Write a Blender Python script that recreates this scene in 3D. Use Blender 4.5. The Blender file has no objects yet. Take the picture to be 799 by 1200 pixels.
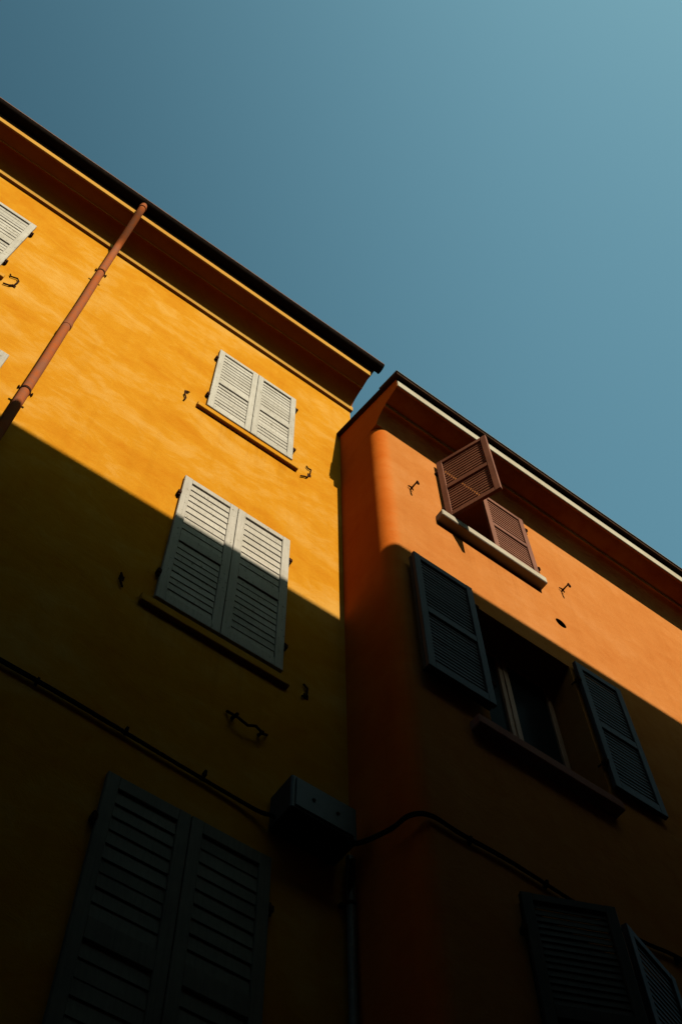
import bpy, bmesh, math, random
from mathutils import Vector, Matrix
random.seed(7)
S = bpy.context.scene
COL = S.collection

# ------------------------------------------------------------------ camera
cd = bpy.data.cameras.new('camera'); cam = bpy.data.objects.new('camera', cd); COL.objects.link(cam)
cd.sensor_fit = 'VERTICAL'; cd.sensor_height = 36.0; cd.lens = 1409.8/1200*36.0
cd.clip_start = 0.05; cd.clip_end = 3000
R_ = Vector((0.80905784, -0.5876285, -0.01087007)); U_ = Vector((-0.52360044, -0.7290571, 0.44081552))
F_ = Vector((0.26696067, 0.35095368, 0.8975319))
m = Matrix((R_, U_, -F_)).transposed().to_4x4(); m.translation = Vector((0, 0, 1.6)); cam.matrix_world = m
S.camera = cam

# ------------------------------------------------------------------ sky and sun
SUN = Vector((0.09, -1.0, 0.80)).normalized()
el = math.asin(SUN.z); azm = math.atan2(SUN.x, SUN.y)
w = bpy.data.worlds.new('World'); S.world = w; w.use_nodes = True
nt = w.node_tree; bg = nt.nodes['Background']
sky = nt.nodes.new('ShaderNodeTexSky'); sky.sky_type = 'NISHITA'; sky.sun_disc = False
sky.sun_elevation = el; sky.sun_rotation = azm
sky.altitude = 0; sky.air_density = 1.0; sky.dust_density = 2.0; sky.ozone_density = 1.0
hs = nt.nodes.new('ShaderNodeMix'); hs.data_type = 'RGBA'; hs.blend_type = 'MULTIPLY'; hs.inputs[0].default_value = 1.0
# added teal tint and gradient over the sky, brighter sunward, dimmed away
wt = nt.nodes.new('ShaderNodeTexCoord'); dt = nt.nodes.new('ShaderNodeVectorMath'); dt.operation = 'DOT_PRODUCT'; dt.inputs[1].default_value = (0.75, -0.66, 0.0)
nt.links.new(wt.outputs['Generated'], dt.inputs[0])
mr = nt.nodes.new('ShaderNodeMapRange'); mr.interpolation_type = 'SMOOTHSTEP'; mr.inputs['From Min'].default_value = -.42; mr.inputs['From Max'].default_value = .20
nt.links.new(dt.outputs['Value'], mr.inputs['Value'])
gm = nt.nodes.new('ShaderNodeMix'); gm.data_type = 'RGBA'; gm.inputs[6].default_value = (0.34, 0.60, 0.50, 1); gm.inputs[7].default_value = (0.80, 1.27, 0.98, 1)
nt.links.new(mr.outputs['Result'], gm.inputs[0]); nt.links.new(gm.outputs[2], hs.inputs[7])
nt.links.new(sky.outputs[0], hs.inputs[6]); nt.links.new(hs.outputs[2], bg.inputs[0]); bg.inputs[1].default_value = 0.0525
ld = bpy.data.lights.new('sun', 'SUN'); ld.energy = 5.0; ld.angle = math.radians(0.53); ld.color = (1.0, 0.975, 0.80)
sun = bpy.data.objects.new('sun', ld); COL.objects.link(sun)
sun.rotation_euler = SUN.to_track_quat('Z', 'Y').to_euler(); sun.location = (0, -20, 30)
S.view_settings.view_transform = 'Standard'; S.view_settings.look = 'None'
S.view_settings.exposure = 1.6; S.view_settings.gamma = 1.0
S.render.engine = 'CYCLES'; S.cycles.max_bounces = 8; S.cycles.diffuse_bounces = 6

# ------------------------------------------------------------------ materials
K = 0.278                                             # scale on the base colours, kept low against the exposure to deepen shade
def lin(r, g, b): return (r*K, g*K, b*K, 1.0)
class NB:
    def __init__(s, name):
        s.m = bpy.data.materials.new(name); s.m.use_nodes = True; s.t = s.m.node_tree
        s.b = s.t.nodes['Principled BSDF']; s.tc = s.t.nodes.new('ShaderNodeTexCoord')
    def n(s, t, **k):
        x = s.t.nodes.new(t)
        for a, v in k.items(): setattr(x, a, v)
        return x
    def l(s, a, b): s.t.links.new(a, b)
    def coord(s, scale=(1, 1, 1), rot=(0, 0, 0), kind='Object'):
        mp = s.n('ShaderNodeMapping'); mp.inputs['Scale'].default_value = scale; mp.inputs['Rotation'].default_value = rot
        if kind == 'World':
            g = s.n('ShaderNodeNewGeometry'); s.l(g.outputs['Position'], mp.inputs[0])
        else: s.l(s.tc.outputs[kind], mp.inputs[0])
        return mp.outputs[0]
    def noise(s, co, scale, detail=5, rough=.6, dist=0.0):
        x = s.n('ShaderNodeTexNoise'); x.inputs['Scale'].default_value = scale; x.inputs['Detail'].default_value = detail
        x.inputs['Roughness'].default_value = rough; x.inputs['Distortion'].default_value = dist
        s.l(co, x.inputs['Vector']); return x.outputs['Fac']
    def ramp(s, f, stops):
        x = s.n('ShaderNodeValToRGB'); e = x.color_ramp.elements
        while len(e) < len(stops): e.new(0.5)
        for q, (p, c) in zip(e, stops): q.position = p; q.color = c
        s.l(f, x.inputs[0]); return x.outputs[0]
    def mix(s, f, a, b, mode='MIX'):
        x = s.n('ShaderNodeMix', data_type='RGBA', blend_type=mode)
        for v, i in ((f, 0), (a, 6), (b, 7)):
            if isinstance(v, (int, float, tuple)): x.inputs[i].default_value = v
            else: s.l(v, x.inputs[i])
        return x.outputs[2]
    def bump(s, h, strength, dist):
        x = s.n('ShaderNodeBump'); x.inputs['Strength'].default_value = strength; x.inputs['Distance'].default_value = dist
        s.l(h, x.inputs['Height']); s.l(x.outputs[0], s.b.inputs['Normal'])

def plaster(name, a, b, c, mottle=1.0, bump=.35, ret_glow=None, stains=()):
    q = NB(name)
    co = q.coord(scale=(1, 1, 1.45), rot=(0, .3, 0), kind='World')
    n1 = q.noise(co, 1.0, 7, .62, .6)
    n2 = q.noise(co, 4.2, 6, .7, .8)
    n3 = q.noise(q.coord(kind='World'), 95, 3, .7)
    mixn = q.n('ShaderNodeMath', operation='MULTIPLY_ADD'); q.l(n2, mixn.inputs[0]); mixn.inputs[1].default_value = .35; 
    sub = q.n('ShaderNodeMath', operation='MULTIPLY'); q.l(n1, sub.inputs[0]); sub.inputs[1].default_value = .65
    q.l(sub.outputs[0], mixn.inputs[2])
    k = .13/mottle
    col = q.ramp(mixn.outputs[0], [(.5-k, lin(*a)), (.5, lin(*b)), (.5+k, lin(*c))])
    grain = q.ramp(n3, [(.3, (.93, .93, .93, 1)), (.7, (1.05, 1.05, 1.05, 1))])
    col = q.mix(1.0, col, grain, 'MULTIPLY')
    # vertical rain streaks, faint
    st = q.noise(q.coord(scale=(6, 6, .18), kind='World'), 1.6, 4, .6)
    col = q.mix(1.0, col, q.ramp(st, [(.35, (.965, .955, .94, 1)), (.55, (1, 1, 1, 1))]), 'MULTIPLY')
    def mul(col, x, lo, hi, c0, c1):
        r = q.n('ShaderNodeMapRange'); r.interpolation_type = 'SMOOTHSTEP'; r.inputs['From Min'].default_value = lo; r.inputs['From Max'].default_value = hi
        q.l(x, r.inputs['Value']); return q.mix(1.0, col, q.mix(r.outputs['Result'], c0, c1), 'MULTIPLY')
    sx = q.n('ShaderNodeSeparateXYZ'); gq = q.n('ShaderNodeNewGeometry'); q.l(gq.outputs['Position'], sx.inputs[0])
    if ret_glow:                                          # bounce glow on the return wall put into the colour as a red tint
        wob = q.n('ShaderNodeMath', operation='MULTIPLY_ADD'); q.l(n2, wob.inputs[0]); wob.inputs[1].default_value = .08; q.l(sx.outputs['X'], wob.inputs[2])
        col = mul(col, wob.outputs[0], 3.26, 3.42, ret_glow, (1, 1, 1, 1))
    # soft grime runs under sills: (x0, x1, z_top)
    run = q.noise(q.coord(scale=(9, 9, .35), kind='World'), 1.3, 4, .7)
    for x0, x1, zt in stains:
        t1 = q.n('ShaderNodeMapRange'); t1.inputs['From Min'].default_value = zt-.75; t1.inputs['From Max'].default_value = zt; q.l(sx.outputs['Z'], t1.inputs['Value'])
        t2 = q.n('ShaderNodeMath', operation='LESS_THAN'); q.l(sx.outputs['Z'], t2.inputs[0]); t2.inputs[1].default_value = zt
        cx = q.n('ShaderNodeMath', operation='SUBTRACT'); q.l(sx.outputs['X'], cx.inputs[0]); cx.inputs[1].default_value = (x0+x1)/2
        ab = q.n('ShaderNodeMath', operation='ABSOLUTE'); q.l(cx.outputs[0], ab.inputs[0])
        t3 = q.n('ShaderNodeMapRange'); t3.inputs['From Min'].default_value = (x1-x0)/2; t3.inputs['From Max'].default_value = (x1-x0)/2-.12; q.l(ab.outputs[0], t3.inputs['Value'])
        m1 = q.n('ShaderNodeMath', operation='MULTIPLY'); q.l(t1.outputs[0], m1.inputs[0]); q.l(t2.outputs[0], m1.inputs[1])
        m2 = q.n('ShaderNodeMath', operation='MULTIPLY'); q.l(m1.outputs[0], m2.inputs[0]); q.l(t3.outputs[0], m2.inputs[1])
        rr = q.n('ShaderNodeMapRange'); rr.inputs['From Min'].default_value = .48; rr.inputs['From Max'].default_value = .72; q.l(run, rr.inputs['Value'])
        m3 = q.n('ShaderNodeMath', operation='MULTIPLY'); q.l(m2.outputs[0], m3.inputs[0]); q.l(rr.outputs[0], m3.inputs[1])
        col = q.mix(1.0, col, q.mix(m3.outputs[0], (1, 1, 1, 1), (.80, .74, .66, 1)), 'MULTIPLY')
    q.l(col, q.b.inputs['Base Color']); q.b.inputs['Roughness'].default_value = .92
    q.b.inputs['Specular IOR Level'].default_value = 0
    hb = q.n('ShaderNodeMath', operation='MULTIPLY_ADD'); q.l(n3, hb.inputs[0]); hb.inputs[1].default_value = .25; q.l(n2, hb.inputs[2])
    q.bump(hb.outputs[0], bump, .012)
    return q.m

def painted(name, a, b, rough=.6, chip=None, grain=(60, 60, 3)):
    q = NB(name); co = q.coord(kind='World')
    n1 = q.noise(co, 3.2, 5, .6); n2 = q.noise(q.coord(scale=grain, kind='Object'), 1.0, 4, .6)
    col = q.ramp(n1, [(.35, lin(*a)), (.65, lin(*b))])
    col = q.mix(1.0, col, q.ramp(n2, [(.3, (.86, .86, .86, 1)), (.6, (1.04, 1.04, 1.04, 1))]), 'MULTIPLY')
    if chip:
        n3 = q.noise(co, 26, 5, .7)
        f = q.ramp(n3, [(.61, (0, 0, 0, 1)), (.65, (1, 1, 1, 1))])
        col = q.mix(f, col, lin(*chip))
    oi = q.n('ShaderNodeObjectInfo'); v = q.ramp(oi.outputs['Random'], [(0, (.9, .9, .9, 1)), (1, (1.05, 1.05, 1.05, 1))])
    col = q.mix(1.0, col, v, 'MULTIPLY')
    q.l(col, q.b.inputs['Base Color']); q.b.inputs['Roughness'].default_value = rough
    q.b.inputs['Specular IOR Level'].default_value = .02
    q.bump(n2, .25, .003)
    return q.m

def metal(name, a, b, rough=.55, met=.0, scale=14):
    q = NB(name); co = q.coord(kind='World')
    n = q.noise(co, scale, 6, .7, .3)
    q.l(q.ramp(n, [(.38, lin(*a)), (.62, lin(*b))]), q.b.inputs['Base Color'])
    q.b.inputs['Roughness'].default_value = rough; q.b.inputs['Metallic'].default_value = met; q.b.inputs['Specular IOR Level'].default_value = .0 if rough > .55 else .08
    q.bump(n, .2, .003)
    return q.m

M = {}
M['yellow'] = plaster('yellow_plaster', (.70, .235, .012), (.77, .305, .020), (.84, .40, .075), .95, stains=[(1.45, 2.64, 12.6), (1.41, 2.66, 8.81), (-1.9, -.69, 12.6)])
M['orange'] = plaster('orange_plaster', (.64, .195, .042), (.69, .230, .055), (.74, .27, .078), .9, .4, ret_glow=(1.2, .76, .36, 1), stains=[(3.84, 5.14, 11.835), (3.80, 5.17, 8.50)])
M['yellow_trim'] = plaster('yellow_trim_plaster', (.64, .28, .05), (.70, .33, .065), (.75, .38, .08), .8)
M['yellow_cove'] = plaster('dark_red_cove_plaster', (.42, .095, .012), (.50, .12, .016), (.56, .15, .02), .8)  # cove set darker and redder than the wall plaster
M['orange_cove'] = plaster('orange_cove_plaster', (.52, .15, .04), (.62, .20, .055), (.70, .27, .08), 1.3, .5)
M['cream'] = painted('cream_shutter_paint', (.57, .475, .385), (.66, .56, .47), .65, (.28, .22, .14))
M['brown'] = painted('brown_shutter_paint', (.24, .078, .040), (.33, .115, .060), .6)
M['low_paint'] = painted('lowest_shutter_paint', (.21, .17, .13), (.27, .225, .17), .6)  # darker copy of the cream, for the lowest pair
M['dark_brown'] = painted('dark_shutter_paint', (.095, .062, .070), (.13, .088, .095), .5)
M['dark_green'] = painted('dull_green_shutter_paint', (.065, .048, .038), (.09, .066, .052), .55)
M['frame'] = painted('window_frame_paint', (.62, .30, .20), (.74, .38, .26), .5)
M['stone'] = plaster('pale_stone_trim', (.52, .41, .30), (.60, .49, .37), (.66, .56, .43), 1.0, .3)
M['sill_dark'] = plaster('rose_stone_sill', (.46, .18, .13), (.54, .22, .17), (.60, .27, .2), 1.0, .3)
M['gutter'] = metal('dark_gutter_metal', (.016, .010, .008), (.026, .016, .012), .8)
M['lip'] = metal('copper_lip_metal', (.5, .27, .19), (.62, .34, .25), .8)
M['pipe'] = metal('terracotta_pipe_paint', (.36, .13, .07), (.52, .125, .035), .85, 0, 7)
M['iron'] = metal('rusty_iron', (.045, .018, .012), (.09, .035, .02), .7, 0, 30)
M['drip'] = metal('grey_flashing_metal', (.22, .21, .19), (.32, .30, .27), .6, 0)
M['roof'] = metal('roof_tile_clay', (.20, .09, .05), (.33, .16, .09), .9, 0, 5)
M['wood_dark'] = metal('dark_eaves_wood', (.05, .025, .015), (.08, .04, .025), .8, 0, 8)
M['cable'] = metal('black_cable_rubber', (.012, .012, .012), (.022, .02, .02), .6)
M['box'] = metal('grey_box_paint', (.05, .044, .05), (.07, .062, .07), .5)
M['conduit'] = metal('grey_conduit_paint', (.20, .15, .13), (.27, .21, .18), .5)
M['inside'] = metal('dark_opening', (.02, .018, .016), (.03, .027, .024), .9)
M['facing'] = plaster('dark_umber_plaster', (.11, .06, .04), (.14, .075, .05), (.17, .09, .06), 1.0)
g = NB('window_glass'); g.b.inputs['Base Color'].default_value = (.006, .006, .007, 1); g.b.inputs['Roughness'].default_value = .18; g.b.inputs['IOR'].default_value = 1.07; g.b.inputs['Specular IOR Level'].default_value = .06
gn_ = g.noise(g.coord(kind='World'), 2.2, 2, .5); g.bump(gn_, .06, .02); M['glass'] = g.m
p = NB('street_paving'); vo = p.n('ShaderNodeTexNoise'); vo.inputs['Scale'].default_value = 9; p.l(p.coord(kind='World'), vo.inputs['Vector'])
p.l(p.ramp(vo.outputs['Fac'], [(.35, (.07, .065, .06, 1)), (.65, (.11, .10, .09, 1))]), p.b.inputs['Base Color']); p.b.inputs['Roughness'].default_value = .9
M['street'] = p.m

# ------------------------------------------------------------------ mesh helpers
def mesh_from(name, verts, faces, mat, smooth=False, angle=35):
    me = bpy.data.meshes.new(name); me.from_pydata(verts, [], faces)
    bm = bmesh.new(); bm.from_mesh(me); bmesh.ops.recalc_face_normals(bm, faces=bm.faces); bm.to_mesh(me); bm.free()
    me.materials.append(M[mat])
    if smooth: me.shade_smooth(); me.set_sharp_from_angle(angle=math.radians(angle))
    return me
def link(name, me, parent=None, loc=(0, 0, 0), rotz=0.0):
    o = bpy.data.objects.new(name, me); COL.objects.link(o); o.location = loc; o.rotation_euler = (0, 0, rotz)
    if parent: o.parent = parent
    return o
def empty(name, loc, label, cat):
    o = bpy.data.objects.new(name, None); COL.objects.link(o); o.location = loc; o['label'] = label; o['category'] = cat
    return o
class Geo:
    def __init__(s): s.v = []; s.f = []
    def add(s, v, f):
        k = len(s.v); s.v += [tuple(x) for x in v]; s.f += [tuple(i+k for i in q) for q in f]; return s
    def box(s, x0, x1, y0, y1, z0, z1):
        v = [(x, y, z) for x in (x0, x1) for y in (y0, y1) for z in (z0, z1)]
        return s.add(v, [(0, 1, 3, 2), (4, 6, 7, 5), (0, 4, 5, 1), (2, 3, 7, 6), (0, 2, 6, 4), (1, 5, 7, 3)])
    def bbox(s, x0, x1, y0, y1, z0, z1, b=.004):     # box with chamfered edges
        bm = bmesh.new(); vs = [bm.verts.new((x, y, z)) for x in (x0, x1) for y in (y0, y1) for z in (z0, z1)]
        for q in [(0, 1, 3, 2), (4, 6, 7, 5), (0, 4, 5, 1), (2, 3, 7, 6), (0, 2, 6, 4), (1, 5, 7, 3)]: bm.faces.new([vs[i] for i in q])
        bmesh.ops.recalc_face_normals(bm, faces=bm.faces)
        bmesh.ops.bevel(bm, geom=list(bm.edges), offset=b, segments=1, affect='EDGES', profile=.5)
        bm.verts.index_update(); v = [tuple(x.co) for x in bm.verts]; f = [tuple(x.index for x in q.verts) for q in bm.faces]; bm.free()
        return s.add(v, f)
    def prism_x(s, prof, x0, x1, n=1):               # (y,z) outline swept along x in n steps
        k = len(prof); v = []; f = []
        for i in range(n+1):
            x = x0+(x1-x0)*i/n; v += [(x, y, z) for y, z in prof]
        for i in range(n):
            for j in range(k): a = i*k+j; b = i*k+(j+1) % k; f.append((a, b, b+k, a+k))
        f.append(tuple(range(k))[::-1]); f.append(tuple(range(n*k, n*k+k)))
        return s.add(v, f)
    def tube(s, pts, r, seg=10, cap=True):
        P = [Vector(q) for q in pts]; v = []; f = []
        n0 = None
        for i, q in enumerate(P):
            t = ((P[min(i+1, len(P)-1)]-q).normalized()+(q-P[max(i-1, 0)]).normalized())
            t = t.normalized() if t.length > 1e-6 else Vector((0, 0, 1))
            if n0 is None:
                n0 = t.cross(Vector((.31, .87, .12))).normalized()
            n0 = (n0-t*n0.dot(t)).normalized(); b0 = t.cross(n0)
            rr = r[i] if isinstance(r, (list, tuple)) else r
            for j in range(seg):
                a = 2*math.pi*j/seg; v.append(q+n0*math.cos(a)*rr+b0*math.sin(a)*rr)
        for i in range(len(P)-1):
            for j in range(seg): a = i*seg+j; b = i*seg+(j+1) % seg; f.append((a, b, b+seg, a+seg))
        if cap: f.append(tuple(range(seg))[::-1]); f.append(tuple(range((len(P)-1)*seg, len(P)*seg)))
        return s.add(v, f)
    def make(s, name, mat, parent=None, loc=(0, 0, 0), rotz=0.0, smooth=False, angle=35):
        return link(name, mesh_from(name, s.v, s.f, mat, smooth, angle), parent, loc, rotz)
def arc(cx, cy, r, a0, a1, n):
    return [(cx+r*math.cos(math.radians(a0+(a1-a0)*i/n)), cy+r*math.sin(math.radians(a0+(a1-a0)*i/n))) for i in range(n+1)]
def footprint(poly, z0, z1, zf=None):               # (x,y) outline raised between z0 and z1
    k = len(poly); v = [(x, y, z0) for x, y in poly]+[(x, y, zf(x, y) if zf else z1) for x, y in poly]
    f = [(i, (i+1) % k, (i+1) % k+k, i+k) for i in range(k)]+[tuple(range(k))[::-1], tuple(range(k, 2*k))]
    return v, f
def cut(o, geo):
    c = bpy.data.objects.new('cutter', mesh_from('cutter', geo.v, geo.f, 'inside')); COL.objects.link(c)
    md = o.modifiers.new('cut', 'BOOLEAN'); md.object = c; md.operation = 'DIFFERENCE'; md.solver = 'EXACT'
    bpy.context.view_layer.update()
    me = bpy.data.meshes.new_from_object(o.evaluated_get(bpy.context.evaluated_depsgraph_get()))
    o.modifiers.clear(); o.data = me; me.shade_smooth(); me.set_sharp_from_angle(angle=math.radians(35))
    bpy.data.objects.remove(c)

# ------------------------------------------------------------------ setting
st = Geo().add([(-300, -300, 0), (300, -300, 0), (300, 300, 0), (-300, 300, 0)], [(0, 1, 2, 3)]).make('street', 'street'); st['kind'] = 'structure'

# ------------------------------------------------------------------ houses
YW = 4.2; OW = 3.55
yh = empty('yellow_house', (-3, YW, 0), 'tall yellow plastered house with cream louvred shutters and dark gutter, left of the orange one', 'house')
oh = empty('orange_house', (8, OW, 0), 'orange plastered house with rounded corner and brown shutters, right of the yellow one', 'house')
def rel(parent):                                     # parts are built in world coordinates, then hung under their house
    return tuple(-c for c in parent.location)
def part(geo, name, mat, parent, smooth=False, angle=35, label=None):
    o = geo.make(name, mat, parent, rel(parent), 0, smooth, angle)
    if label: o['label'] = label
    return o

# yellow house: wall
gy = Geo(); gy.add(*footprint([(-40, YW), (3.199, YW), (3.3699, YW), (3.3699, 9.5), (-40, 9.5)], 0, 15.96))
wall_y = link('wall', mesh_from('wall', gy.v, gy.f, 'yellow'), yh, rel(yh))
wins_y = [(1.545, 2.57, 12.73, 14.43), (1.51, 2.60, 8.95, 11.0), (1.50, 2.60, 4.72, 7.0), (-1.81, -.785, 12.73, 14.43), (-1.865, -.775, 8.95, 11.0)]
cg = Geo()
for x0, x1, z0, z1 in wins_y: cg.box(x0+.03, x1-.03, YW-.2-3.0, YW+.22, z0+.03, z1-.03)
# the cutters start in front of the wall in the ruled position of each opening
cg = Geo()
for x0, x1, z0, z1 in wins_y: cg.box(x0+.03, x1-.03, YW-.3, YW+.22, z0+.03, z1-.03)
off = Vector(rel(yh)); cg.v = [tuple(Vector(v)) for v in cg.v]
def cut_world(o, parent, geo):
    # the wall mesh is in world coordinates under a parent offset; move it temporarily
    o.parent = None; o.location = (0, 0, 0); cut(o, geo); o.parent = parent; o.location = rel(parent)
cut_world(wall_y, yh, cg)

# cornice of the yellow house
cove = [(4.19, 15.432), (4.176, 15.475), (4.15, 15.52), (4.11, 15.56), (4.06, 15.59), (4.01, 15.612), (3.965, 15.63), (3.962, 15.612), (3.95, 15.612), (3.945, 15.634),
        (3.90, 15.655), (3.85, 15.680), (3.812, 15.700), (3.78, 15.700), (3.78, 15.82), (3.80, 15.96), (4.21, 15.97)]
prof = [(4.21, 15.312), (4.166, 15.315), (4.162, 15.33), (4.162, 15.42), (4.168, 15.43)]
part(Geo().prism_x(prof+[(4.215, 15.432)], -9, 3.387, 60), 'moulding', 'yellow_trim', yh, True, 25)
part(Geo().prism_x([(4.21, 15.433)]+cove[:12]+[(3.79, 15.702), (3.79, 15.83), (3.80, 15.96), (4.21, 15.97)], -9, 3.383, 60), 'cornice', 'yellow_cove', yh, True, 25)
fg = Geo().prism_x([(3.812, 15.6985), (3.781, 15.6985), (3.778, 15.702), (3.778, 15.82), (3.789, 15.8215), (3.789, 15.7015)], -9, 3.386, 60)
part(fg, 'fascia', 'yellow_trim', yh)
part(Geo().prism_x([(3.788, 15.823), (4.6, 15.962), (4.6, 16.06), (3.755, 16.0)], -9, 3.42), 'eaves_board', 'wood_dark', yh)
# roof of the yellow house
part(Geo().prism_x([(3.70, 16.035), (3.70, 16.065), (7.0, 17.3), (9.6, 16.3), (9.6, 16.1), (7.0, 17.0), (4.6, 16.09)], -9, 3.47), 'roof', 'roof', yh)
# half round gutter with bead and end cap
gp = arc(3.71, 15.985, .07, 180, 360, 14); gi = arc(3.71, 15.985, .063, 360, 180, 14)
part(Geo().prism_x(gp+gi, -9, 3.50, 40), 'gutter', 'gutter', yh, True, 40)
part(Geo().tube([(-9+i*.5, 3.639, 15.988+.0035*math.sin(i*1.9)) for i in range(26)]+[(3.503, 3.639, 15.988)], .0085, 8), 'gutter_lip', 'lip', yh, True)
part(Geo().prism_x(arc(3.71, 15.985, .073, 180, 360, 12), 3.50, 3.512), 'gutter_end', 'gutter', yh)
for bx in (-3.1, -2.1, -1.1, -.35, .65, 1.65, 2.65, 3.4):
    k = arc(3.71, 15.985, .075, 178, 362, 12); k2 = arc(3.71, 15.985, .069, 362, 178, 12)
    part(Geo().prism_x(k+k2, bx, bx+.025), 'gutter_bracket', 'gutter', yh)
# downpipe
dpx = .02
pts = [(dpx, 3.71, 15.93), (dpx, 3.71, 15.80), (dpx, 3.725, 15.74), (dpx, 3.77, 15.67), (dpx, 4.03, 15.37), (dpx, 4.085, 15.29), (dpx, 4.105, 15.21), (dpx, 4.105, 14.9)]
pts += [(dpx+.002*math.sin(z*3), 4.105, z) for z in [14.9-.9*i for i in range(1, 16)]]+[(dpx, 4.105, .3)]
dp = part(Geo().tube(pts, .042, 18), 'downpipe', 'pipe', yh, True)
dp_off = (0, 0, 0)
for z in (15.80, 14.13, 10.58, 6.9, 3.3):
    y = 4.105 if z < 15.5 else 3.71
    q = Geo().tube([(dpx, y, z-.016), (dpx, y, z+.016)], .0475, 18)
    if z < 15.5:
        q.box(dpx-.068, dpx-.04, y-.006, y+.006, z-.014, z+.014); q.box(dpx+.04, dpx+.068, y-.006, y+.006, z-.014, z+.014)
        q.tube([(dpx-.06, y-.02, z), (dpx-.06, y+.02, z)], .0055, 6); q.tube([(dpx+.06, y-.02, z), (dpx+.06, y+.02, z)], .0055, 6)
        q.tube([(dpx, y+.04, z), (dpx, YW+.02, z)], .009, 6)
    q.make('clamp', 'iron' if z < 15.5 else 'pipe', dp, (0, 0, 0), 0, True)
for z in (12.3, 8.6):
    Geo().tube([(dpx, 4.105, z-.05), (dpx, 4.105, z-.045), (dpx, 4.105, z+.05), (dpx, 4.105, z+.055)], [.0425, .0465, .0465, .0425], 18).make('pipe_socket', 'pipe', dp, (0, 0, 0), 0, True)

# ---- shutters -------------------------------------------------------------
meshes = {}
def leaf(kind, w_, h_, mat, parent, loc, rotz, panels, flip=False, nslat=(9, 9), tilt=4, slat_t=.009, t=.036, stile=.07, label=None, hinge_z=None, jitter=.006):
    """one louvred leaf: frame = the shutter itself, origin at the hinge foot, slats and hinges its children. x runs away from the hinge."""
    sgn = -1 if flip else 1
    key = (kind, flip)
    if key not in meshes:
        g_ = Geo()
        def bx(x0, x1, y0, y1, z0, z1, b=.004): g_.bbox(min(sgn*x0, sgn*x1), max(sgn*x0, sgn*x1), y0, y1, z0, z1, b)
        bx(0, stile, -t, 0, 0, h_); bx(w_-stile, w_, -t, 0, 0, h_)
        edges = [0]+[z for pr in panels for z in pr]+[h_]
        for i in range(0, len(edges), 2):
            if edges[i+1]-edges[i] > .01: bx(stile-.002, w_-stile+.002, -t+.0015, -.0015, edges[i]+(.0 if i else .0005), edges[i+1]-(.0005 if i+2 >= len(edges) else 0))
        meshes[key] = mesh_from('shutter', g_.v, g_.f, mat)
        meshes[key, 's'] = []
        for (z0, z1), n in zip(panels, nslat):
            pitch = (z1-z0)/n; ln = pitch*1.05 if tilt < 5 else pitch*.90
            a = math.radians(tilt); s_ = Geo(); s_.box(-(w_/2-stile-.001), (w_/2-stile-.001), -slat_t/2, slat_t/2, -ln/2, ln/2)
            s_.v = [(x, y*math.cos(a)+z*math.sin(a), -y*math.sin(a)+z*math.cos(a)) for x, y, z in s_.v]
            meshes[key, 's'].append((mesh_from('slat', s_.v, s_.f, mat), z0, pitch, n))
        hg = Geo(); hg.tube([(-sgn*.012, -t*.6, -.045), (-sgn*.012, -t*.6, .045)], .011, 8)
        hg.box(min(-sgn*.03, sgn*.002), max(-sgn*.03, sgn*.002), -t-.004, t*.2, -.02, .02)
        hg.tube([(-sgn*.02, -t, .0), (-sgn*.028, .05, .0)], .008, 6)
        meshes[key, 'h'] = mesh_from('hinge', hg.v, hg.f, 'iron')
    base = rel(parent)
    o = link('shutter', meshes[key], parent, (loc[0]+base[0], loc[1]+base[1], loc[2]+base[2]), rotz)
    if label: o['label'] = label
    for me, z0, pitch, n in meshes[key, 's']:
        for i in range(n):
            d = link('slat', me, o, (sgn*w_/2, -t*.5+random.uniform(-1, 1)*jitter*.15, z0+pitch*(i+.5)+random.uniform(-1, 1)*jitter*.3))
            d.rotation_euler = (random.gauss(0, jitter*2.2), random.gauss(0, jitter*.5), 0)
            if jitter > .005 and random.random() < .10:      # a loose slat
                d.rotation_euler = (random.uniform(-.07, .07), random.uniform(-.022, .022), 0); d.location.z -= .008
    for hz in (hinge_z or (h_*.17, h_*.83)): link('hinge', meshes[key, 'h'], o, (0, 0, hz))
    return o
def pair(kind, x0, x1, z0, z1, y, mat, parent, panels, **k):
    wl = (x1-x0)/2-.003
    a = leaf(kind, wl, z1-z0, mat, parent, (x0, y, z0), 0, panels, **k)
    b = leaf(kind, wl, z1-z0, mat, parent, (x1, y, z0+.002), 0, panels, flip=True, **k)
    # narrow cover strip on the meeting stile
    return a, b
H1 = 1.70; P1 = [(.10, .74), (.86, 1.625)]
pair('top_cream', 1.545, 2.57, 12.73, 12.73+H1, YW-.003, 'cream', yh, P1, nslat=(8, 9))
pair('top_cream', -1.81, -.785, 12.73, 12.73+H1, YW-.003, 'cream', yh, P1, nslat=(8, 9))
H2 = 2.05; P2 = [(.11, .935), (1.06, 1.975)]
pair('mid_cream', 1.51, 2.60, 8.95, 8.95+H2, YW-.003, 'cream', yh, P2, nslat=(9, 9), stile=.078)
H3 = 2.28; P3 = [(.12, 1.10), (1.24, 2.18)]
pair('low_pair', 1.50, 2.60, 4.72, 4.72+H3, YW-.003, 'low_paint', yh, P3, nslat=(9, 9), stile=.08)
# left bay, second row: shutter folded back flat on the wall
leaf('mid_cream_open', .54, H2, 'cream', yh, (-.235-.54, YW-.055, 8.98), 0, P2, nslat=(9, 9), stile=.078, label='cream shutter folded back flat against the wall at the left edge of the photo')
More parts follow.
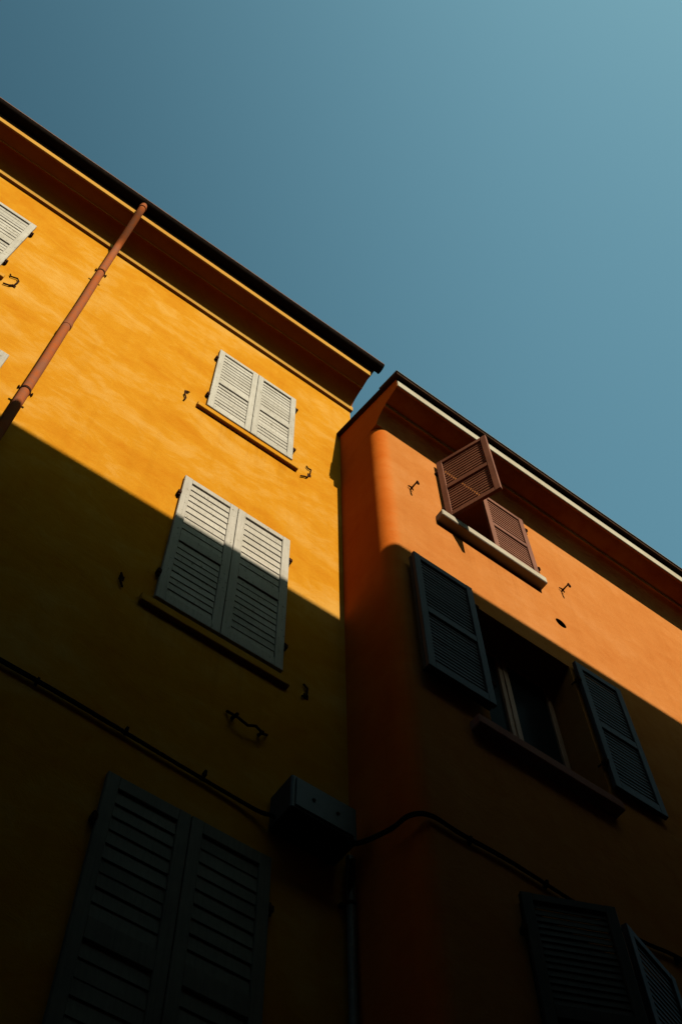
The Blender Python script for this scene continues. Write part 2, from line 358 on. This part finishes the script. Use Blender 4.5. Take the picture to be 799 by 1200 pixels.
# window behind it
def casement(x0, x1, z0, z1, y, parent, mat, name='window', st=.055, mid=True):
    f = Geo(); f.bbox(x0, x0+st, y, y+.05, z0, z1); f.bbox(x1-st, x1, y, y+.05, z0, z1)
    f.bbox(x0+st-.002, x1-st+.002, y+.002, y+.048, z0+.001, z0+st+.02); f.bbox(x0+st-.002, x1-st+.002, y+.002, y+.048, z1-st-.001, z1-.001)
    c = (x0+x1)/2
    if mid: f.bbox(c-.058, c-.004, y-.006, y+.046, z0+st, z1-st); f.bbox(c+.004, c+.058, y-.006, y+.046, z0+st, z1-st); f.bbox(c-.012, c+.012, y-.018, y-.007, z0+st, z1-st, .003)
    o = part(f, name, mat, parent)
    for a, b in ((x0+st, c-.056), (c+.056, x1-st)) if mid else ((x0+st, x1-st),):
        Geo().box(a-.003, b+.003, y+.02, y+.026, z0+st, z1-st).make('pane', 'glass', o)
    return o
for x0, x1, z0, z1 in wins_y[:2]+wins_y[3:]:
    pass
casement(-1.83, -.81, 8.99, 10.96, YW+.12, yh, 'frame')
# sills of the yellow house
for x0, x1, zb, zt in ((1.45, 2.645, 12.60, 12.69), (1.412, 2.665, 8.81, 8.905), (1.38, 2.72, 4.56, 4.66), (-1.9, -.69, 12.60, 12.69), (-1.96, -.68, 8.81, 8.905)):
    part(Geo().bbox(x0, x1, YW-.04, YW+.02, zb, zt, .006), 'sill', 'yellow', yh)
# shutter stays, wrought iron
def stay(pts, y, parent, pin=(0, 0)):
    q = Geo(); q.tube([(x, y+dy, z) for x, z, dy in pts], .0085, 6)
    q.tube([(pin[0], y, pin[1]), (pin[0], YW+.02, pin[1])], .0085, 6)
    q.box(pin[0]-.02, pin[0]+.02, YW-.006, YW+.01, pin[1]-.028, pin[1]+.028)
    part(q, 'shutter_stay', 'iron', parent, True)
stay([(1.345, 12.80, 0), (1.315, 12.79, 0), (1.300, 12.69, -.005), (1.325, 12.62, 0), (1.312, 12.55, 0)], YW-.014, yh, (1.315, 12.79))
stay([(2.755, 12.86, 0), (2.775, 12.83, 0), (2.815, 12.84, 0), (2.80, 12.71, 0), (2.765, 12.60, 0), (2.735, 12.585, 0), (2.69, 12.54, 0)], YW-.014, yh, (2.80, 12.71))
stay([(-.665, 12.83, 0), (-.65, 12.79, 0), (-.59, 12.84, 0), (-.565, 12.79, 0), (-.575, 12.64, 0), (-.61, 12.57, 0), (-.66, 12.53, 0)], YW-.014, yh, (-.575, 12.64))
stay([(1.235, 9.02, 0), (1.25, 8.98, 0), (1.245, 8.92, 0), (1.27, 8.86, 0)], YW-.014, yh, (1.25, 8.98))
stay([(2.80, 8.98, 0), (2.835, 8.95, 0), (2.83, 8.86, 0), (2.79, 8.82, 0)], YW-.014, yh, (2.83, 8.86))
stay([(-.66, 9.02, 0), (-.62, 8.98, 0), (-.64, 8.86, 0)], YW-.09, yh, (-.62, 8.98))

# ---- orange house ---------------------------------------------------------
rc = .14
poly = [(3.2, 4.199)]+arc(3.2+rc, OW+rc, rc, 180, 270, 10)+[(45, OW), (45, 9), (3.372, 9), (3.372, 4.199)]
v, f = footprint(poly, 0, 13.387)
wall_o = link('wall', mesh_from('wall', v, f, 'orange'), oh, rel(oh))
cg = Geo()
cg.box(3.99, 5.14, OW-.3, OW+.42, 11.93, 13.30)      # upper window
cg.box(4.03, 5.19, OW-.3, OW+.36, 8.62, 10.53)       # second row
cg.box(3.94, 5.12, OW-.3, OW+.30, 5.0, 6.93)         # lowest row
cg.tube([(5.285, OW-.3, 11.355), (5.285, OW+.25, 11.355)], .066, 24)
cut_world(wall_o, oh, cg)
rz = lambda y: 13.92+.38*(y-3.10)
oc = [(4.19, 13.389), (3.556, 13.389), (3.553, 13.40), (3.545, 13.42), (3.532, 13.445), (3.512, 13.475), (3.485, 13.51), (3.44, 13.555), (3.405, 13.575), (3.388, 13.572), (3.380, 13.59), (3.372, 13.612),
      (3.33, 13.622), (3.27, 13.645), (3.21, 13.665), (3.185, 13.682), (3.166, 13.682), (3.166, rz(3.166)-.062), (4.19, rz(4.19)-.062)]
part(Geo().prism_x(oc, 3.2008, 14, 60), 'cornice', 'orange_cove', oh, True, 25)
# painted end of the cornice, flush with the side wall
k = len(oc); eg = Geo().add([(3.2, y, z) for y, z in oc]+[(3.2005, y, z) for y, z in oc], [tuple(range(k))[::-1], tuple(range(k, 2*k))]+[(i, (i+1) % k, (i+1) % k+k, i+k) for i in range(k)])
part(eg, 'gable_end', 'orange', oh)
part(Geo().bbox(3.204, 14, 3.152, 3.1655, 13.68, 13.845, .004), 'fascia', 'stone', oh)
# roof slab, stepped round the taller neighbour
def roofpiece(z_add, thick, poly):
    k = len(poly); return Geo().add([(x, y, rz(y)+z_add-thick) for x, y in poly]+[(x, y, rz(y)+z_add) for x, y in poly], [(i, (i+1) % k, (i+1) % k+k, i+k) for i in range(k)]+[tuple(range(k))[::-1], tuple(range(k, 2*k))])
rp = [(3.158, 3.10), (14.2, 3.10), (14.2, 9.0), (3.374, 9.0), (3.374, 4.198), (3.158, 4.198)]
part(roofpiece(0, .058, rp), 'roof', 'wood_dark', oh)
part(roofpiece(.016, .012, [(3.150, 3.088), (14.2, 3.088), (14.2, 3.4), (3.150, 3.4)]), 'flashing', 'drip', oh)

def oslats(): return dict(tilt=9, slat_t=.006, jitter=.004)
# top window: left leaf swung out, right leaf closed
OL = 1.30; PO = [(.075, .60), (.675, 1.235)]
yaw_open = math.atan2(2.945-3.53, 4.205-3.98)
leaf('top_brown', .60, OL, 'brown', oh, (3.985, 3.528, 11.98), yaw_open, PO, nslat=(10, 10), stile=.065, t=.038, label='brown shutter swung outward from the top window', **oslats())
leaf('top_brown_b', .575, OL, 'brown', oh, (5.147, 3.546, 12.015), 0, PO, nslat=(10, 10), stile=.065, t=.038, flip=True, label='closed brown shutter in full sun', **oslats())
part(Geo().bbox(3.84, 5.145, OW-.10, OW+.155, 11.835, 11.945, .008), 'sill', 'stone', oh)
# second window: both leaves folded back on the wall
HL = 1.72; PL = [(.10, .80), (.89, 1.64)]
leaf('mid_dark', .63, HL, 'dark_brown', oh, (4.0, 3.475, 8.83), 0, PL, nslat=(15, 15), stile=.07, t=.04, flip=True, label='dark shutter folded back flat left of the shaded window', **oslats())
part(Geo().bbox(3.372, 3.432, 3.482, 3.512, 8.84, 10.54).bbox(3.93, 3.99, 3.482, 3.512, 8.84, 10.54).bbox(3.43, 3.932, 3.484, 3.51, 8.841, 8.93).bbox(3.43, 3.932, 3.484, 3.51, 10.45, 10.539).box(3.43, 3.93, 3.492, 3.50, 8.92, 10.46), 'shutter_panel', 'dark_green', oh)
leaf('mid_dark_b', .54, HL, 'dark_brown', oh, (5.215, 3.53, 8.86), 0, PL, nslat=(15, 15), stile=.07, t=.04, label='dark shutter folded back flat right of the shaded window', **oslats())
casement(4.05, 5.17, 8.64, 10.51, OW+.27, oh, 'frame', st=.06)
part(Geo().bbox(3.80, 5.17, OW-.10, OW+.26, 8.50, 8.605, .008), 'sill', 'sill_dark', oh)
# lowest window: leaves ajar
HB = 1.70
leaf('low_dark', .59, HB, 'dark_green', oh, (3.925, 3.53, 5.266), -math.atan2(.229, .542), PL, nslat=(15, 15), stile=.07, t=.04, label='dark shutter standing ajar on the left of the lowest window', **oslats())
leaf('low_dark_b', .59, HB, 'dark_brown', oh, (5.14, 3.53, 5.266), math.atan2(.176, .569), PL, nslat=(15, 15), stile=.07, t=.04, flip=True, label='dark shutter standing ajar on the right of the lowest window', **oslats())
casement(3.96, 5.10, 5.02, 6.91, OW+.2, oh, 'frame')
part(Geo().bbox(3.78, 5.27, OW-.09, OW+.19, 4.88, 4.985, .008), 'sill', 'sill_dark', oh)
part(Geo().tube([(5.285, OW+.004, 11.355), (5.285, OW+.2, 11.355)], .0655, 24, False).tube([(5.285, OW+.06, 11.355), (5.285, OW+.2, 11.355)], .064, 24), 'vent_hole', 'inside', oh, True)  # dark liner and disc added, so the hole's shade is in their colour
# iron stays: a pin out of the wall with a head, a bent nub where it enters
def pin_stay(x, z, parent):
    q = Geo()
    q.tube([(x, OW+.02, z), (x, OW-.035, z+.002), (x+.003, OW-.085, z+.006), (x+.006, OW-.10, z+.018)], [.009, .009, .008, .007], 7)
    q.tube([(x+.006, OW-.10, z+.024), (x+.012, OW-.104, z-.03), (x+.014, OW-.108, z-.046)], [.010, .013, .009], 7)
    q.tube([(x-.035, OW-.012, z+.03), (x-.004, OW-.022, z+.006), (x+.02, OW-.016, z-.022)], [.006, .009, .006], 7)
    part(q, 'shutter_stay', 'iron', parent, True)
pin_stay(3.555, 12.19, oh); pin_stay(5.475, 12.15, oh)
# hooks at the right jamb of the closed brown leaf
for z in (12.2, 13.05):
    part(Geo().tube([(5.155, 3.55, z), (5.158, 3.505, z+.003), (5.15, 3.495, z+.02), (5.145, 3.50, z+.03)], .008, 7).tube([(5.165, 3.56, z-.02), (5.167, 3.52, z-.02)], .009, 7), 'hinge_pin', 'iron', oh, True)

# ------------------------------------------------------------------ cables, box and conduit
def cable(pts, r, label, name='cable'):
    P = [Vector(q) for q in pts]; out = []
    for i in range(len(P)-1):                        # Catmull-Rom
        a, b, c, d = P[max(i-1, 0)], P[i], P[i+1], P[min(i+2, len(P)-1)]
        for k_ in range(6):
            t = k_/6; out.append(.5*((2*b)+(c-a)*t+(2*a-5*b+4*c-d)*t*t+(3*b-a-3*c+d)*t**3))
    out.append(P[-1]); g_ = Geo().tube(out, r, 8).tube([(q.x, q.y+.002, q.z+.021+.006*math.sin(q.x*2.3)) for q in out[:-3]], r*.55, 6)
    o = g_.make(name, 'cable', None, (0, 0, 0), 0, True); o['label'] = label; o['category'] = 'cable'
    return o
c1 = cable([(-6, 4.178, 7.52), (-3, 4.178, 7.46), (-1.2, 4.178, 7.44), (0, 4.178, 7.43), (.7, 4.178, 7.42), (1.05, 4.178, 7.415), (1.4, 4.178, 7.402), (1.87, 4.178, 7.378), (2.23, 4.178, 7.36), (2.48, 4.165, 7.335), (2.56, 4.13, 7.31), (2.64, 4.10, 7.262)], .011, 'black cable fixed along the yellow house wall, running into the grey box')
c2 = cable([(2.95, 4.05, 7.26), (3.03, 3.90, 7.16), (3.10, 3.68, 7.12), (3.16, 3.56, 7.17), (3.30, 3.528, 7.235), (3.53, 3.528, 7.225), (3.93, 3.528, 7.235), (4.48, 3.528, 7.20), (5.0, 3.528, 7.205), (5.35, 3.528, 7.25), (6.2, 3.528, 7.24), (8, 3.528, 7.28), (13, 3.528, 7.3)], .011, 'black cable arching round the corner of the orange house from the grey box')
for x in (-2.2, -1.0, .2, .95, 1.55, 2.1):
    Geo().box(x-.008, x+.008, 4.163, 4.205, 7.40, 7.445).make('clip', 'cable', c1)
for x in (3.6, 4.2, 4.75, 5.3, 6.1):
    Geo().box(x-.008, x+.008, 3.513, 3.555, 7.20, 7.25).make('clip', 'cable', c2)
bx = empty('junction_box', (2.83, 4.2, 7.25), 'grey metal utility box on the yellow wall beside the house corner, cables running into it', 'utility box')
part(Geo().bbox(2.581, 3.075, 3.955, 4.197, 7.25, 7.555, .01), 'housing', 'box', bx)
part(Geo().bbox(2.61, 3.045, 3.945, 3.956, 7.275, 7.53, .004), 'cover', 'box', bx)
part(Geo().tube([(2.74, 3.95, 7.40), (2.74, 3.938, 7.40)], .012, 8), 'screw', 'iron', bx)
part(Geo().tube([(2.92, 3.95, 7.40), (2.92, 3.938, 7.40)], .012, 8), 'screw', 'iron', bx)
part(Geo().tube([(2.66, 4.06, 7.25), (2.66, 4.06, 7.215)], .02, 10), 'cable_gland', 'iron', bx)
part(Geo().tube([(3.155, 4.12, 7.30), (3.15, 4.12, 7.2), (3.15, 4.145, 7.05), (3.15, 4.15, 6.9)], .02, 8), 'cable_gland', 'iron', bx)
cp = empty('conduit_pipe', (3.15, 4.15, 0), 'thin grey conduit pipe running down the house corner under the grey box', 'pipe')
part(Geo().tube([(3.157, 4.15, 7.35), (3.157, 4.15, .2)], .027, 14), 'tube', 'conduit', cp, True)
for z in (6.95, 5.6, 4.2, 2.6, 1.0):
    part(Geo().tube([(3.157, 4.15, z-.012), (3.157, 4.15, z+.012)], .032, 14).box(3.10, 3.13, 4.17, 4.199, z-.012, z+.012), 'clamp', 'iron', cp)
# small iron bracket left in the plaster of the yellow wall
br = part(Geo().tube([(2.20, 4.19, 8.16), (2.26, 4.15, 8.10), (2.34, 4.14, 8.06), (2.40, 4.14, 8.10), (2.47, 4.15, 8.08), (2.52, 4.19, 8.15)], .010, 7).tube([(2.25, 4.2, 8.13), (2.25, 4.13, 8.10)], .013, 7).tube([(2.46, 4.2, 8.11), (2.46, 4.14, 8.08)], .012, 7), 'wall_bracket', 'iron', yh, True)

# ------------------------------------------------------------------ house across the alley (behind the camera, throws the shade)
fh = empty('facing_house', (2, -3, 0), 'dark plastered house across the alley behind the camera, its eaves shading the lower walls', 'house')
def shear(g_): g_.v = [(x, y, z+(.185+.025*(x-2.0) if z > 11 else 0)) for x, y, z in g_.v]; return g_
part(shear(Geo().box(-45, 50, -8, -2.0, 0, 14.6)), 'wall', 'facing', fh)
part(shear(Geo().prism_x([(-2.01, 14.45), (-1.95, 14.47), (-1.87, 14.65), (-1.85, 14.71), (-1.85, 14.79), (-2.01, 14.81)], -45, 50)), 'cornice', 'facing', fh)
part(shear(Geo().prism_x([(-1.8, 14.82), (-1.8, 14.838), (-5.2, 15.9), (-8.2, 14.8), (-8.2, 14.76), (-5.2, 15.6)], -45, 50)), 'roof', 'roof', fh)
